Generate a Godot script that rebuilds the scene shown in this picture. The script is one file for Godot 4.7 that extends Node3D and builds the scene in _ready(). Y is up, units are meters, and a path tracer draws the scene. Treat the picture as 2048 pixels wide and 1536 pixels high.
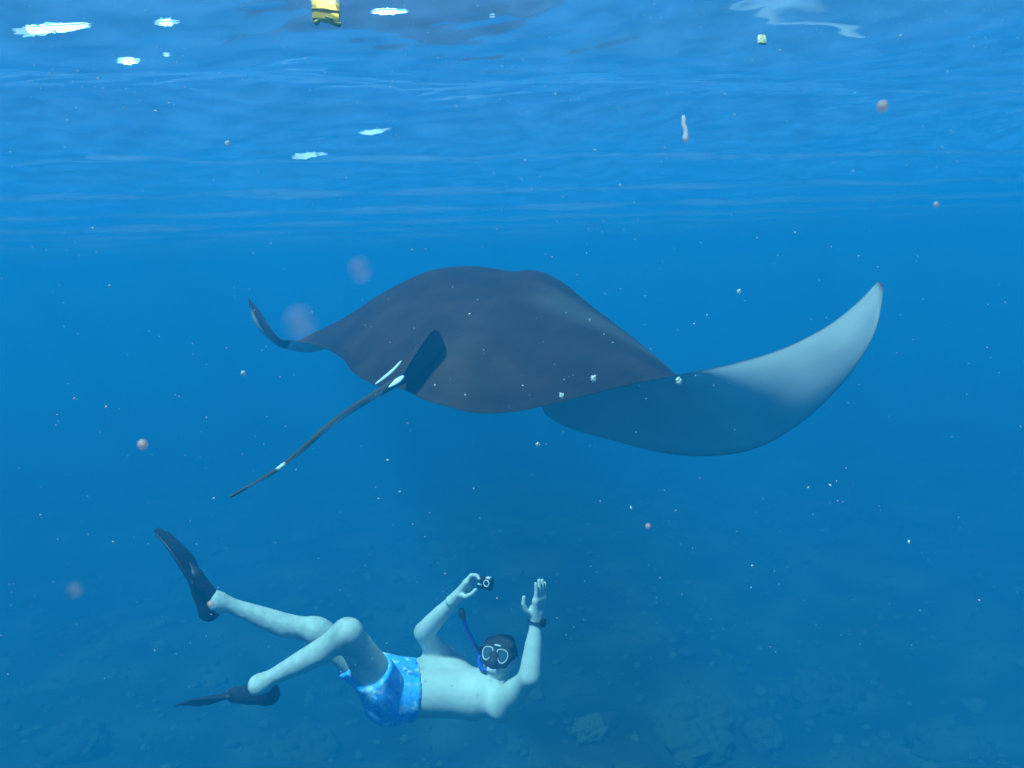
extends Node3D
# Underwater: a manta ray glides over a free diver on his back, seen from just under the surface.
# y = 0 is the mean water surface. Placing uses the photograph's 2048 x 1536 grid plus a distance in metres.

const F := 1647.0
const EYE := Vector3(0, -0.88, 0)
const DEPTH := 8.9
const HEAD := 0.84
var cam_basis := Basis()
var rng := RandomNumberGenerator.new()
var taken := {}


func at(px: float, py: float, d: float) -> Vector3:
	return EYE + cam_basis * Vector3((px - 1024.0) / F * d, -(py - 768.0) / F * d, -d)


func lin(r: float, g: float, b: float, a := 1.0) -> Color:
	var c := Color(r, g, b).linear_to_srgb()
	c.a = a
	return c


# ---------------------------------------------------------------- scene helpers
func numbered(called: String) -> String:
	var n: int = taken.get(called, -1) + 1
	taken[called] = n
	return called if n == 0 else "%s_%03d" % [called, n]


func thing(called: String, label: String, category: String, where: Vector3, group := "") -> Node3D:
	var o := Node3D.new()
	o.name = numbered(called)
	add_child(o)
	o.position = where
	tag(o, label, category, group)
	return o


func tag(o: Node, label: String, category := "", group := "", kind := "") -> Node:
	if label: o.set_meta("label", label)
	if category: o.set_meta("category", category)
	if group: o.set_meta("group", group)
	if kind: o.set_meta("kind", kind)
	return o


func obj(called: String, mesh: Mesh, mat: Material, parent: Node3D = null) -> MeshInstance3D:
	var o := MeshInstance3D.new()
	o.mesh = mesh
	o.material_override = mat
	if parent == null:
		o.name = numbered(called)
		add_child(o)
	else:
		o.name = called
		parent.add_child(o, true)
	return o


func mat(c: Color, rough := 0.6, metal := 0.0) -> StandardMaterial3D:
	var m := StandardMaterial3D.new()
	m.albedo_color = c
	m.roughness = rough
	m.metallic = metal
	return m


func noise_tex(freq: float, size: int, seed_: int, lo: float, hi: float, octaves := 4) -> ImageTexture:
	var n := FastNoiseLite.new()
	n.seed = seed_
	n.frequency = freq
	n.fractal_octaves = octaves
	var im := n.get_seamless_image(size, size)
	im.convert(Image.FORMAT_RGB8)
	for y in size:
		for x in size:
			var v := lerpf(lo, hi, im.get_pixel(x, y).r)
			im.set_pixel(x, y, Color(v, v, v))
	return ImageTexture.create_from_image(im)


# ---------------------------------------------------------------- mesh buffer
class Buf:
	var v := PackedVector3Array()
	var n := PackedVector3Array()
	var c := PackedColorArray()
	var uv := PackedVector2Array()
	var i := PackedInt32Array()
	var tint := Color(1, 1, 1)

	func add(p: Vector3, nn := Vector3.ZERO, col = null, u := Vector2.ZERO) -> int:
		v.append(p)
		n.append(nn)
		c.append(tint if col == null else col)
		uv.append(u)
		return v.size() - 1

	func tri(a: int, b: int, d: int) -> void:
		i.append(a)
		i.append(b)
		i.append(d)

	func quad(a: int, b: int, d: int, e: int) -> void:
		tri(a, b, d)
		tri(a, d, e)

	# flips: the triangles as given run clockwise seen from outside, or the other way round
	func smooth(from_v := 0, from_i := 0) -> void:
		for k in range(from_v, v.size()):
			n[k] = Vector3.ZERO
		for k in range(from_i, i.size(), 3):
			var f := (v[i[k + 2]] - v[i[k]]).cross(v[i[k + 1]] - v[i[k]])
			n[i[k]] += f
			n[i[k + 1]] += f
			n[i[k + 2]] += f
		for k in range(from_v, v.size()):
			n[k] = n[k].normalized()

	func flip(from_i := 0) -> void:
		for k in range(from_i, i.size(), 3):
			var t := i[k + 1]
			i[k + 1] = i[k + 2]
			i[k + 2] = t

	func mesh(origin := Vector3.ZERO) -> ArrayMesh:
		var a := []
		a.resize(Mesh.ARRAY_MAX)
		var w := v.duplicate()
		if origin != Vector3.ZERO:
			for k in w.size():
				w[k] -= origin
		a[Mesh.ARRAY_VERTEX] = w
		a[Mesh.ARRAY_NORMAL] = n
		a[Mesh.ARRAY_COLOR] = c
		a[Mesh.ARRAY_TEX_UV] = uv
		a[Mesh.ARRAY_INDEX] = i
		var m := ArrayMesh.new()
		m.add_surface_from_arrays(Mesh.PRIMITIVE_TRIANGLES, a)
		return m


# closed tube along points; radii in the plane (side, up) may differ: flat = up/side
func tube(b: Buf, pts: Array, radii: Array, seg := 12, flat := 1.0, up_hint := Vector3.UP, closed := false) -> void:
	var v0 := b.v.size()
	var i0 := b.i.size()
	var n := pts.size()
	var side := Vector3.ZERO
	for k in n:
		var t: Vector3
		if closed:
			t = (pts[(k + 1) % n] - pts[(k + n - 1) % n]).normalized()
		else:
			t = (pts[mini(k + 1, n - 1)] - pts[maxi(k - 1, 0)]).normalized()
		if k == 0:
			side = t.cross(up_hint)
			if side.length() < 0.05: side = t.cross(Vector3(1, 0.2, 0.1))
		side = (side - t * side.dot(t)).normalized()
		var up := side.cross(t)
		var r: float = radii[k] if radii.size() > 1 else radii[0]
		for j in seg:
			var a := TAU * j / seg
			b.add(pts[k] + side * cos(a) * r + up * sin(a) * r * flat)
	var last := n if closed else n - 1
	for k in last:
		for j in seg:
			var a := v0 + k * seg + j
			var c2 := v0 + k * seg + (j + 1) % seg
			var d := v0 + ((k + 1) % n) * seg + j
			var e := v0 + ((k + 1) % n) * seg + (j + 1) % seg
			b.quad(a, c2, e, d)
	if not closed:
		for end in 2:
			var base := v0 + (0 if end == 0 else (n - 1) * seg)
			var centre := b.add(pts[0 if end == 0 else n - 1])
			for j in seg:
				if end == 0: b.tri(base + j, centre, base + (j + 1) % seg)
				else: b.tri(base + j, base + (j + 1) % seg, centre)
	b.smooth(v0, i0)
	# outward check on the first ring
	var mid := v0 + (n / 2) * seg
	if b.n[mid].dot(b.v[mid] - pts[n / 2]) < 0.0:
		b.flip(i0)
		b.smooth(v0, i0)


func spline(p: Array, steps: int) -> Array:
	var out := []
	for k in p.size() - 1:
		var a = p[maxi(k - 1, 0)]
		var b = p[k]
		var c = p[k + 1]
		var d = p[mini(k + 2, p.size() - 1)]
		for s in steps:
			var t := float(s) / steps
			out.append(0.5 * ((2.0 * b) + (c - a) * t + (2.0 * a - 5.0 * b + 4.0 * c - d) * t * t + (3.0 * b - a - 3.0 * c + d) * t * t * t))
	out.append(p[p.size() - 1])
	return out


# box with chamfered edges in a frame
func box(b: Buf, at_: Vector3, size: Vector3, frame := Basis(), bevel := 0.003) -> void:
	var i0 := b.i.size()
	var v0 := b.v.size()
	var h := size / 2.0
	for ax in 3:
		for s in [-1.0, 1.0]:
			var u := (ax + 1) % 3
			var w := (ax + 2) % 3
			var q := []
			for k in 4:
				var p := Vector3.ZERO
				p[ax] = s * h[ax]
				p[u] = (h[u] - bevel) * (1.0 if k in [1, 2] else -1.0)
				p[w] = (h[w] - bevel) * (1.0 if k in [2, 3] else -1.0)
				q.append(b.add(at_ + frame * p))
			if s > 0: b.quad(q[0], q[3], q[2], q[1])
			else: b.quad(q[0], q[1], q[2], q[3])
	# bevel strips and corners: join by hull of the same corner points
	var idx := func(ax: int, s: int, k: int) -> int: return v0 + (ax * 2 + s) * 4 + k
	var corner := func(ax: int, sg: Array) -> int:
		var u := (ax + 1) % 3
		var w := (ax + 2) % 3
		var k: int = [[0, 3], [1, 2]][sg[u]][sg[w]]
		return v0 + (ax * 2 + sg[ax]) * 4 + k
	for ax in 3:
		var u := (ax + 1) % 3
		var w := (ax + 2) % 3
		for su in 2:
			for sw in 2:
				var s0 := [0, 0, 0]
				var s1 := [0, 0, 0]
				s0[u] = su; s0[w] = sw; s1[u] = su; s1[w] = sw
				s1[ax] = 1
				var a: int = corner.call(u, s0)
				var bb: int = corner.call(u, s1)
				var cc: int = corner.call(w, s1)
				var dd: int = corner.call(w, s0)
				if (su + sw) % 2 == 0: b.quad(a, bb, cc, dd)
				else: b.quad(a, dd, cc, bb)
	for sx in 2:
		for sy in 2:
			for sz in 2:
				var s := [sx, sy, sz]
				var a: int = corner.call(0, s)
				var bb: int = corner.call(1, s)
				var cc: int = corner.call(2, s)
				if (sx + sy + sz) % 2 == 1: b.tri(a, cc, bb)
				else: b.tri(a, bb, cc)
	# orient every triangle away from the centre
	for k in range(i0, b.i.size(), 3):
		var f := (b.v[b.i[k + 2]] - b.v[b.i[k]]).cross(b.v[b.i[k + 1]] - b.v[b.i[k]])
		if f.dot((b.v[b.i[k]] + b.v[b.i[k + 1]] + b.v[b.i[k + 2]]) / 3.0 - at_) < 0.0:
			var t := b.i[k + 1]
			b.i[k + 1] = b.i[k + 2]
			b.i[k + 2] = t
	b.smooth(v0, i0)


func ball(b: Buf, at_: Vector3, r: Vector3, frame := Basis(), rings := 8, seg := 12, rough := 0.0, seed_ := 1) -> void:
	var nz := FastNoiseLite.new()
	nz.seed = seed_
	nz.frequency = 1.1
	var i0 := b.i.size()
	var v0 := b.v.size()
	for k in rings + 1:
		var th := PI * k / rings
		for j in seg:
			var ph := TAU * j / seg
			var d := Vector3(sin(th) * cos(ph), cos(th), sin(th) * sin(ph))
			var q := 1.0 + rough * nz.get_noise_3dv(d * 1.6)
			b.add(at_ + frame * (d * r * q))
	for k in rings:
		for j in seg:
			var a := v0 + k * seg + j
			var c2 := v0 + k * seg + (j + 1) % seg
			b.quad(a, c2, c2 + seg, a + seg)
	b.smooth(v0, i0)
	var m := v0 + (rings / 2) * seg
	if b.n[m].dot(b.v[m] - at_) < 0.0:
		b.flip(i0)
		b.smooth(v0, i0)


# ---------------------------------------------------------------- bodies: smooth union of tapered capsules, meshed by surface nets
# bones: [a, b, ra, rb]; cuts: [point, outward normal] half spaces that are removed
func nets(b: Buf, bones: Array, k: float, cell: float, cuts := [], carve := []) -> void:
	var lo := Vector3(1e9, 1e9, 1e9)
	var hi := -lo
	for q in bones:
		var r: float = maxf(q[2], q[3])
		for e in 2:
			var p: Vector3 = q[e]
			lo = lo.min(p - Vector3(r, r, r))
			hi = hi.max(p + Vector3(r, r, r))
	var pad := cell * 3.0 + 1.2 / k
	lo -= Vector3(pad, pad, pad)
	hi += Vector3(pad, pad, pad)
	var nx := int((hi.x - lo.x) / cell) + 2
	var ny := int((hi.y - lo.y) / cell) + 2
	var nz := int((hi.z - lo.z) / cell) + 2
	var s := PackedFloat32Array()
	s.resize(nx * ny * nz)
	var reach := 4.0 / k + cell * 2.0
	# bones that carry the same chain number (fifth entry) are joined hard, chains and single bones smoothly
	var chains := {}
	for n in bones.size():
		var key = bones[n][4] if bones[n].size() > 4 else "bone %d" % n
		if not chains.has(key): chains[key] = []
		chains[key].append(bones[n])
	for key in chains:
		var near := {}
		for q in chains[key]:
			var a: Vector3 = q[0]
			var ab: Vector3 = q[1] - a
			var len2 := maxf(ab.length_squared(), 1e-9)
			var ra: float = q[2]
			var rb: float = q[3]
			var r := maxf(ra, rb) + reach
			var p0: Vector3 = (a.min(q[1]) - Vector3(r, r, r) - lo) / cell
			var p1: Vector3 = (a.max(q[1]) + Vector3(r, r, r) - lo) / cell
			var single: bool = chains[key].size() == 1
			for iz in range(maxi(0, int(p0.z)), mini(nz, int(p1.z) + 2)):
				for iy in range(maxi(0, int(p0.y)), mini(ny, int(p1.y) + 2)):
					var row := (iz * ny + iy) * nx
					for ix in range(maxi(0, int(p0.x)), mini(nx, int(p1.x) + 2)):
						var p := lo + Vector3(ix, iy, iz) * cell - a
						var t := clampf(p.dot(ab) / len2, 0.0, 1.0)
						var d := (p - ab * t).length() - lerpf(ra, rb, t)
						if d < reach:
							if single: s[row + ix] += exp(-k * d)
							elif d < near.get(row + ix, 1.0): near[row + ix] = d
		for n in near:
			s[n] += exp(-k * near[n])
	for n in s.size():
		s[n] = -log(s[n]) / k if s[n] > 1e-12 else 0.5
	if cuts or carve:
		for iz in nz:
			for iy in ny:
				for ix in nx:
					var n := (iz * ny + iy) * nx + ix
					if s[n] < 0.1:
						var p := lo + Vector3(ix, iy, iz) * cell
						for c in cuts:
							s[n] = maxf(s[n], (p - c[0]).dot(c[1]))
						for q in carve:
							var ab: Vector3 = q[1] - q[0]
							var t := clampf((p - q[0]).dot(ab) / maxf(ab.length_squared(), 1e-9), 0.0, 1.0)
							s[n] = maxf(s[n], lerpf(q[2], q[3], t) - (p - q[0] - ab * t).length())
	var v0 := b.v.size()
	var i0 := b.i.size()
	var at_cell := PackedInt32Array()
	at_cell.resize(s.size())
	at_cell.fill(-1)
	var step := [1, nx, nx * ny]
	var off := PackedInt32Array([0, 1, nx, nx + 1, nx * ny, nx * ny + 1, nx * ny + nx, nx * ny + nx + 1])
	var edges := [[0, 1], [2, 3], [4, 5], [6, 7], [0, 2], [1, 3], [4, 6], [5, 7], [0, 4], [1, 5], [2, 6], [3, 7]]
	for iz in nz - 1:
		for iy in ny - 1:
			for ix in nx - 1:
				var n := (iz * ny + iy) * nx + ix
				var f := s[n]
				if f > cell * 2.0 or f < -cell * 2.0:
					continue
				var inside := 0
				for o in off:
					if s[n + o] < 0.0: inside += 1
				if inside == 0 or inside == 8:
					continue
				var sum := Vector3.ZERO
				var count := 0
				for e in edges:
					var fa := s[n + off[e[0]]]
					var fb := s[n + off[e[1]]]
					if (fa < 0.0) != (fb < 0.0):
						var t := fa / (fa - fb)
						var ca := Vector3(e[0] & 1, (e[0] >> 1) & 1, e[0] >> 2)
						var cb := Vector3(e[1] & 1, (e[1] >> 1) & 1, e[1] >> 2)
						sum += ca.lerp(cb, t)
						count += 1
				at_cell[n] = b.add(lo + (Vector3(ix, iy, iz) + sum / count) * cell)
	for iz in range(1, nz - 1):
		for iy in range(1, ny - 1):
			for ix in range(1, nx - 1):
				var n := (iz * ny + iy) * nx + ix
				var f := s[n]
				if absf(f) > cell * 2.0:
					continue
				for ax in 3:
					if (f < 0.0) != (s[n + step[ax]] < 0.0):
						var u: int = step[(ax + 1) % 3]
						var w: int = step[(ax + 2) % 3]
						var q := [at_cell[n - u - w], at_cell[n - w], at_cell[n], at_cell[n - u]]
						if q.min() < 0: continue
						if f < 0.0: b.quad(q[0], q[3], q[2], q[1])
						else: b.quad(q[0], q[1], q[2], q[3])
	b.smooth(v0, i0)


# ---------------------------------------------------------------- the scene
func _ready() -> void:
	rng.seed = 7
	# camera
	cam_basis = Basis.from_euler(Vector3(deg_to_rad(-8.0), 0.0, deg_to_rad(-2.5)))
	var cam := Camera3D.new()
	cam.name = "camera"
	cam.fov = rad_to_deg(2.0 * atan(768.0 / F))
	cam.near = 0.05
	cam.far = 600.0
	add_child(cam)
	cam.transform = Transform3D(cam_basis, EYE)
	cam.current = true
	# sky, air (here: sea water) and exposure
	var sky_mat := ProceduralSkyMaterial.new()
	sky_mat.sky_top_color = lin(0.045, 0.10, 0.18)
	sky_mat.sky_horizon_color = lin(0.035, 0.055, 0.085)
	sky_mat.ground_bottom_color = lin(0.02, 0.10, 0.20)
	sky_mat.ground_horizon_color = lin(0.05, 0.15, 0.30)
	sky_mat.sky_curve = 0.5
	var env := Environment.new()
	env.background_mode = Environment.BG_SKY
	env.sky = Sky.new()
	env.sky.sky_material = sky_mat
	env.tonemap_mode = Environment.TONE_MAPPER_LINEAR
	env.tonemap_exposure = 11.6
	env.fog_enabled = true
	env.fog_light_color = lin(0.016, 0.41, 1.0)
	env.fog_density = 0.108
	env.sdfgi_enabled = true
	env.ssao_enabled = true
	env.ssil_enabled = true
	var we := WorldEnvironment.new()
	we.name = "world_environment"
	we.environment = env
	add_child(we)
	# the sun, its red already taken by the water it comes down through
	var sun := DirectionalLight3D.new()
	sun.name = "sun"
	sun.light_energy = 1.6
	sun.light_color = lin(0.42, 0.95, 1.0)
	sun.light_angular_distance = 6.0
	sun.shadow_enabled = true
	add_child(sun)
	sun.look_at_from_position(Vector3(-2.6, 9, 3.2), Vector3.ZERO)

	water_surface()
	seabed()
	manta()
	diver()
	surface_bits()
	plankton()


# uneven axis: fine near zero, coarse far away
func axis(n: int, fine: float, far: float) -> PackedFloat32Array:
	var a := PackedFloat32Array()
	var k := 1.0
	for it in 60:   # solve sinh stretching so that the inner step is about `fine`
		k = log(2.0 * far * k * 2.0 / (fine * n) + 1.0)
	for j in n + 1:
		var t := 2.0 * j / n - 1.0
		a.append(far * sinh(k * t) / sinh(k))
	return a


func wave(x: float, z: float, n1: FastNoiseLite, n2: FastNoiseLite) -> float:
	var y := 0.08 * sin(x * 0.6 + z * 2.3 - 0.1) + 0.012 * sin(-x * 1.7 + z * 3.9 + 2.0)
	y += 0.04 * n1.get_noise_2d(x * 0.7, z) + 0.011 * n2.get_noise_2d(x, z * 1.6)
	return y * clampf(1.3 - Vector2(x, z).length() / 60.0, 0.15, 1.0)


var n_wave := FastNoiseLite.new()
var n_ripple := FastNoiseLite.new()


var glint_spots := [  # white sheets that imitate glints of sun and sky on the waves
	[75, 60, 62, 14, "long white streak added as a sun glint at the upper left edge"],
	[128, 52, 66, 12, "thin added sun glint streak trailing right of the upper left one"],
	[335, 43, 30, 11, "short white added sun glint left of the yellow float"],
	[258, 122, 28, 11, "white added sun glint below the other upper left patches"],
	[333, 109, 9, 5, "small white added glint between two larger left patches"],
	[780, 22, 46, 9, "bright white added sun glint right of the yellow float"],
	[985, 31, 8, 3, "tiny white added glint on the dark patch of the surface"],
	[615, 296, 44, 7, "pale thin added glint line far off on the left surface"],
	[750, 262, 40, 6, "pale broken added glint line far off above the ray's head"],
]


func glint_size(q: Array, p: Vector3) -> Vector2:
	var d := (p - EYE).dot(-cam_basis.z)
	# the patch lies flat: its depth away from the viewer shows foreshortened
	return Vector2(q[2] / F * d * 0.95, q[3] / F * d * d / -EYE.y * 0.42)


func water_surface() -> void:
	n_wave.seed = 3
	n_wave.frequency = 0.75
	n_wave.fractal_octaves = 2
	n_ripple.seed = 9
	n_ripple.frequency = 2.2
	n_ripple.fractal_octaves = 3
	var b := Buf.new()
	var ax := axis(520, 0.026, 140.0)
	var az := axis(520, 0.024, 140.0)
	for z in az:
		for x in ax:
			b.add(Vector3(x, wave(x, z - 4.0, n_wave, n_ripple), z - 4.0))
	var w := ax.size()
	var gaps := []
	for q in glint_spots.slice(0, 6):
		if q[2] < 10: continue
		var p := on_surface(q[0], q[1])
		gaps.append([p, glint_size(q, p) * 0.62])
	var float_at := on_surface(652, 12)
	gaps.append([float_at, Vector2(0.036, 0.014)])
	for j in az.size() - 1:
		for i in w - 1:
			var a := j * w + i
			var open := true
			for g in gaps:      # holes let full sun onto the glint sheets and the float
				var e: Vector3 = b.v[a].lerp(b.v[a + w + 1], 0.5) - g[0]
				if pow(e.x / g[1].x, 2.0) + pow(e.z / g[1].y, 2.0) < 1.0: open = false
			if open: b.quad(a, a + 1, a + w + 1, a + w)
	b.smooth()
	var m := mat(Color(0.95, 0.97, 1.0, 0.0), 0.085, 0.86)
	m.transparency = BaseMaterial3D.TRANSPARENCY_ALPHA
	# noise map stands in for ripples lensing the light: patches pass more
	m.metallic = 1.0
	m.metallic_texture = noise_tex(0.028, 512, 15, 0.77, 0.94, 3)
	m.metallic_texture_channel = BaseMaterial3D.TEXTURE_CHANNEL_RED
	m.uv1_triplanar = true
	m.uv1_world_triplanar = true
	m.uv1_scale = Vector3(0.22, 0.22, 0.34)
	var o := obj("water_surface", b.mesh(), m)
	tag(o, "rippled underside of the sea surface mirroring the blue water", "water", "", "structure")


func ground(x: float, z: float, n: FastNoiseLite) -> float:
	return -DEPTH + 0.75 * n.get_noise_2d(x * 0.35, z * 0.35) + 0.22 * n.get_noise_2d(x * 2.0 + 40.0, z * 2.0)


func seabed() -> void:
	var n := FastNoiseLite.new()
	n.seed = 21
	n.frequency = 0.22
	n.fractal_octaves = 4
	var tone := FastNoiseLite.new()
	tone.seed = 5
	tone.frequency = 0.5
	tone.fractal_octaves = 4
	var b := Buf.new()
	var ax := axis(260, 0.14, 140.0)
	for zz in ax:
		for x in ax:
			var z := zz - 14.0
			var t := clampf(0.5 + 0.9 * tone.get_noise_2d(x, z), 0.0, 1.0)
			b.add(Vector3(x, ground(x, z, n), z), Vector3.ZERO, Color(0.03, 0.11, 0.05).lerp(Color(0.20, 0.46, 0.22), t * t))
	var w := ax.size()
	for j in w - 1:
		for i in w - 1:
			var a := j * w + i
			b.quad(a, a + w, a + w + 1, a + 1)
	b.smooth()
	if b.n[w * w / 2].y < 0.0:
		b.flip()
		b.smooth()
	var m := mat(Color.WHITE, 0.95)
	m.vertex_color_use_as_albedo = true
	m.albedo_texture = noise_tex(0.03, 512, 4, 0.55, 1.0)
	m.uv1_triplanar = true
	m.uv1_scale = Vector3(0.8, 0.8, 0.8)
	tag(obj("seabed", b.mesh(), m), "dim sandy seabed with rubble far below the diver", "seabed", "", "structure")
	# broken coral rubble: past counting, one object
	var mesh_b := Buf.new()
	ball(mesh_b, Vector3.ZERO, Vector3(0.5, 0.34, 0.42), Basis(), 6, 9, 0.9, 12)
	var mm := MultiMesh.new()
	mm.transform_format = MultiMesh.TRANSFORM_3D
	mm.use_colors = true
	mm.mesh = mesh_b.mesh()
	var count := 3600
	mm.instance_count = count
	for k in count:
		var d := rng.randf_range(4.0, 38.0)
		var a := rng.randf_range(-0.75, 0.75)
		var x := d * sin(a)
		var z := -d * cos(a)
		var s := rng.randf_range(0.06, 0.22) * (1.0 + 1.6 * pow(rng.randf(), 8.0))
		var bs := Basis.from_euler(Vector3(rng.randf_range(-0.5, 0.5), rng.randf() * TAU, rng.randf_range(-0.5, 0.5))).scaled(Vector3(s, s * rng.randf_range(0.5, 1.3), s))
		mm.set_instance_transform(k, Transform3D(bs, Vector3(x, ground(x, z, n) + s * 0.05, z)))
		var g := rng.randf_range(0.08, 0.17)
		if rng.randf() < 0.05: g = rng.randf_range(0.18, 0.26)
		mm.set_instance_color(k, Color(g * 0.7, g * 1.6, g * 0.75))
	var rm := mat(Color.WHITE, 0.95)
	rm.vertex_color_use_as_albedo = true
	var mi := MultiMeshInstance3D.new()
	mi.name = "coral_rubble"
	mi.multimesh = mm
	mi.material_override = rm
	add_child(mi)
	tag(mi, "broken coral rubble scattered over the dim seabed", "rubble", "", "stuff")
	# the few lumps that can be picked out
	var lumps := [
		[1385, 1468, 0.85, 0.30, 0.5, "flat pale coral slab on the seabed right of the diver's raised arm", "coral_slab"],
		[1186, 1462, 0.36, 0.24, 0.75, "small bright coral lump on the seabed just right of the diver's elbow", "coral_lump"],
		[1640, 1392, 0.8, 0.36, 0.34, "wide low coral mound on the seabed in the right distance", "coral_mound"],
		[1900, 1500, 0.62, 0.42, 0.42, "rounded coral boulder near the lower right corner", "coral_boulder"],
		[620, 1500, 0.6, 0.34, 0.36, "rounded coral boulder on the seabed below the diver's knee", "coral_boulder"],
		[150, 1490, 0.6, 0.36, 0.32, "dark coral boulder on the seabed near the lower left corner", "coral_boulder"],
		[1530, 1480, 0.42, 0.3, 0.45, "knobbly coral boulder on the seabed between slab and right corner", "coral_boulder"],
	]
	for q in lumps:
		var dir := (at(q[0], q[1], 1.0) - EYE)
		var t := (-DEPTH - EYE.y) / dir.y
		for it in 6:
			var p0 := EYE + dir * t
			t = (ground(p0.x, p0.z, n) - EYE.y) / dir.y
		var p := EYE + dir * t
		var lb := Buf.new()
		var g: float = q[4] * 0.27
		lb.tint = Color(g * 0.7, g * 1.6, g * 0.75)
		ball(lb, Vector3.ZERO, Vector3(q[2], q[3], q[2] * 0.8), Basis(), 16, 26, 0.55, int(q[0]))
		for k in 14:
			var a := rng.randf() * TAU
			var rr: float = q[2] * rng.randf_range(0.2, 0.95)
			ball(lb, Vector3(cos(a) * rr, q[3] * (1.0 - rr / q[2] * 0.8), sin(a) * rr * 0.8), Vector3.ONE * q[2] * rng.randf_range(0.12, 0.26), Basis(), 7, 10, 0.7, k + int(q[0]))
		var o := obj(q[6], lb.mesh(), rm)
		o.position = p
		o.rotation.y = rng.randf() * TAU
		tag(o, q[5], "coral")


# ---------------------------------------------------------------- the manta ray
func manta() -> void:
	# sections from left wing tip to right wing tip, each from the trailing edge over the crest to the leading edge: pixel x, pixel y, distance
	var sec := [
		[[498, 597, 5.10], [498, 597, 5.10], [498, 597, 5.11], [497, 597, 5.12], [497, 597, 5.12]],
		[[520, 622, 5.04], [517, 625, 5.05], [513, 629, 5.07], [508, 633, 5.10], [505, 637, 5.12]],
		[[538, 650, 4.98], [536, 653, 5.00], [532, 658, 5.04], [528, 663, 5.08], [526, 667, 5.12]],
		[[562, 677, 4.92], [560, 679, 4.96], [557, 682, 5.00], [553, 684, 5.07], [550, 687, 5.13]],
		[[590, 681, 4.84], [587, 683, 4.90], [583, 686, 4.97], [578, 691, 5.07], [574, 697, 5.16]],
		[[642, 694, 4.62], [638, 682, 4.70], [634, 662, 4.84], [629, 680, 5.02], [624, 703, 5.20]],
		[[683, 716, 4.22], [683, 680, 4.36], [692, 634, 4.75], [698, 642, 5.10], [700, 680, 5.30]],
		[[708, 746, 3.98], [720, 686, 4.16], [768, 586, 4.78], [790, 592, 5.20], [800, 640, 5.42]],
		[[752, 770, 3.78], [778, 692, 3.98], [850, 549, 4.82], [885, 556, 5.30], [900, 610, 5.52]],
		[[800, 776, 3.66], [846, 690, 3.86], [930, 540, 4.78], [975, 548, 5.32], [990, 592, 5.55]],
		[[850, 799, 3.60], [902, 705, 3.80], [1000, 551, 4.70], [1044, 556, 5.22], [1060, 600, 5.42]],
		[[905, 815, 3.57], [955, 716, 3.76], [1058, 549, 4.60], [1098, 572, 5.06], [1100, 690, 5.24]],
		[[960, 826, 3.55], [1010, 728, 3.74], [1112, 572, 4.50], [1146, 616, 4.94], [1080, 800, 5.04]],
		[[1040, 821, 3.55], [1085, 730, 3.72], [1180, 614, 4.30], [1205, 690, 4.75], [1120, 848, 4.90]],
		[[1140, 799, 3.60], [1180, 722, 3.75], [1250, 662, 4.13], [1266, 748, 4.52], [1230, 882, 4.68]],
		[[1240, 774, 3.68], [1276, 726, 3.79], [1316, 716, 3.98], [1340, 794, 4.30], [1330, 906, 4.45]],
		[[1345, 751, 3.78], [1365, 751, 3.84], [1390, 776, 3.96], [1415, 832, 4.14], [1425, 911, 4.28]],
		[[1450, 731, 3.85], [1465, 750, 3.88], [1485, 786, 3.95], [1508, 836, 4.06], [1520, 893, 4.16]],
		[[1555, 701, 3.90], [1570, 722, 3.92], [1588, 754, 3.96], [1606, 794, 4.02], [1618, 832, 4.10]],
		[[1645, 658, 3.95], [1660, 676, 3.96], [1676, 700, 3.98], [1692, 726, 4.02], [1702, 745, 4.07]],
		[[1712, 608, 4.00], [1722, 621, 4.00], [1734, 637, 4.02], [1745, 652, 4.05], [1752, 660, 4.08]],
		[[1757, 562, 4.05], [1760, 563, 4.05], [1763, 565, 4.06], [1766, 568, 4.07], [1769, 571, 4.08]],
	]
	var rows := []
	for s in sec:
		var p := []
		for v in 5:
			var q: Array = s[v]
			var far := 0.75 * smoothstep(11.0, 17.0, float(rows.size())) * lerpf(0.35 + 0.65 * v / 4.0, 0.9 - 0.22 * v / 4.0, smoothstep(14.0, 18.5, float(rows.size())))
			p.append(at(q[0], q[1], q[2] + far))
		rows.append(spline(p, 7))          # 29 points along the chord
	var cols := []
	for j in rows[0].size():
		var p := []
		for r in rows:
			p.append(r[j])
		cols.append(spline(p, 7))          # along the span
	var nu: int = cols[0].size()
	var nv: int = cols.size()
	var root_at := at(900, 720, 4.2)
	var o := thing("manta_ray", "large dark manta ray gliding away with wings curled, long tail towards the viewer", "manta ray", root_at)
	var normals := []
	for i in nu:
		for j in nv:
			var du: Vector3 = cols[j][mini(i + 1, nu - 1)] - cols[j][maxi(i - 1, 0)]
			var dv: Vector3 = cols[mini(j + 1, nv - 1)][i] - cols[maxi(j - 1, 0)][i]
			normals.append(du.cross(dv).normalized())
	# towards the back of the animal (up and towards the viewer at the body)
	var probe: Vector3 = normals[(nu / 2) * nv + nv / 3]
	var sgn := 1.0 if probe.dot(Vector3(0, 0.7, 0.7)) > 0.0 else -1.0
	var b := Buf.new()
	var nz := FastNoiseLite.new()
	nz.seed = 31
	nz.frequency = 3.2
	nz.fractal_octaves = 4
	var mottle := FastNoiseLite.new()
	mottle.seed = 77
	mottle.frequency = 14.0
	mottle.fractal_octaves = 3
	var back := []
	var belly := []
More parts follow.
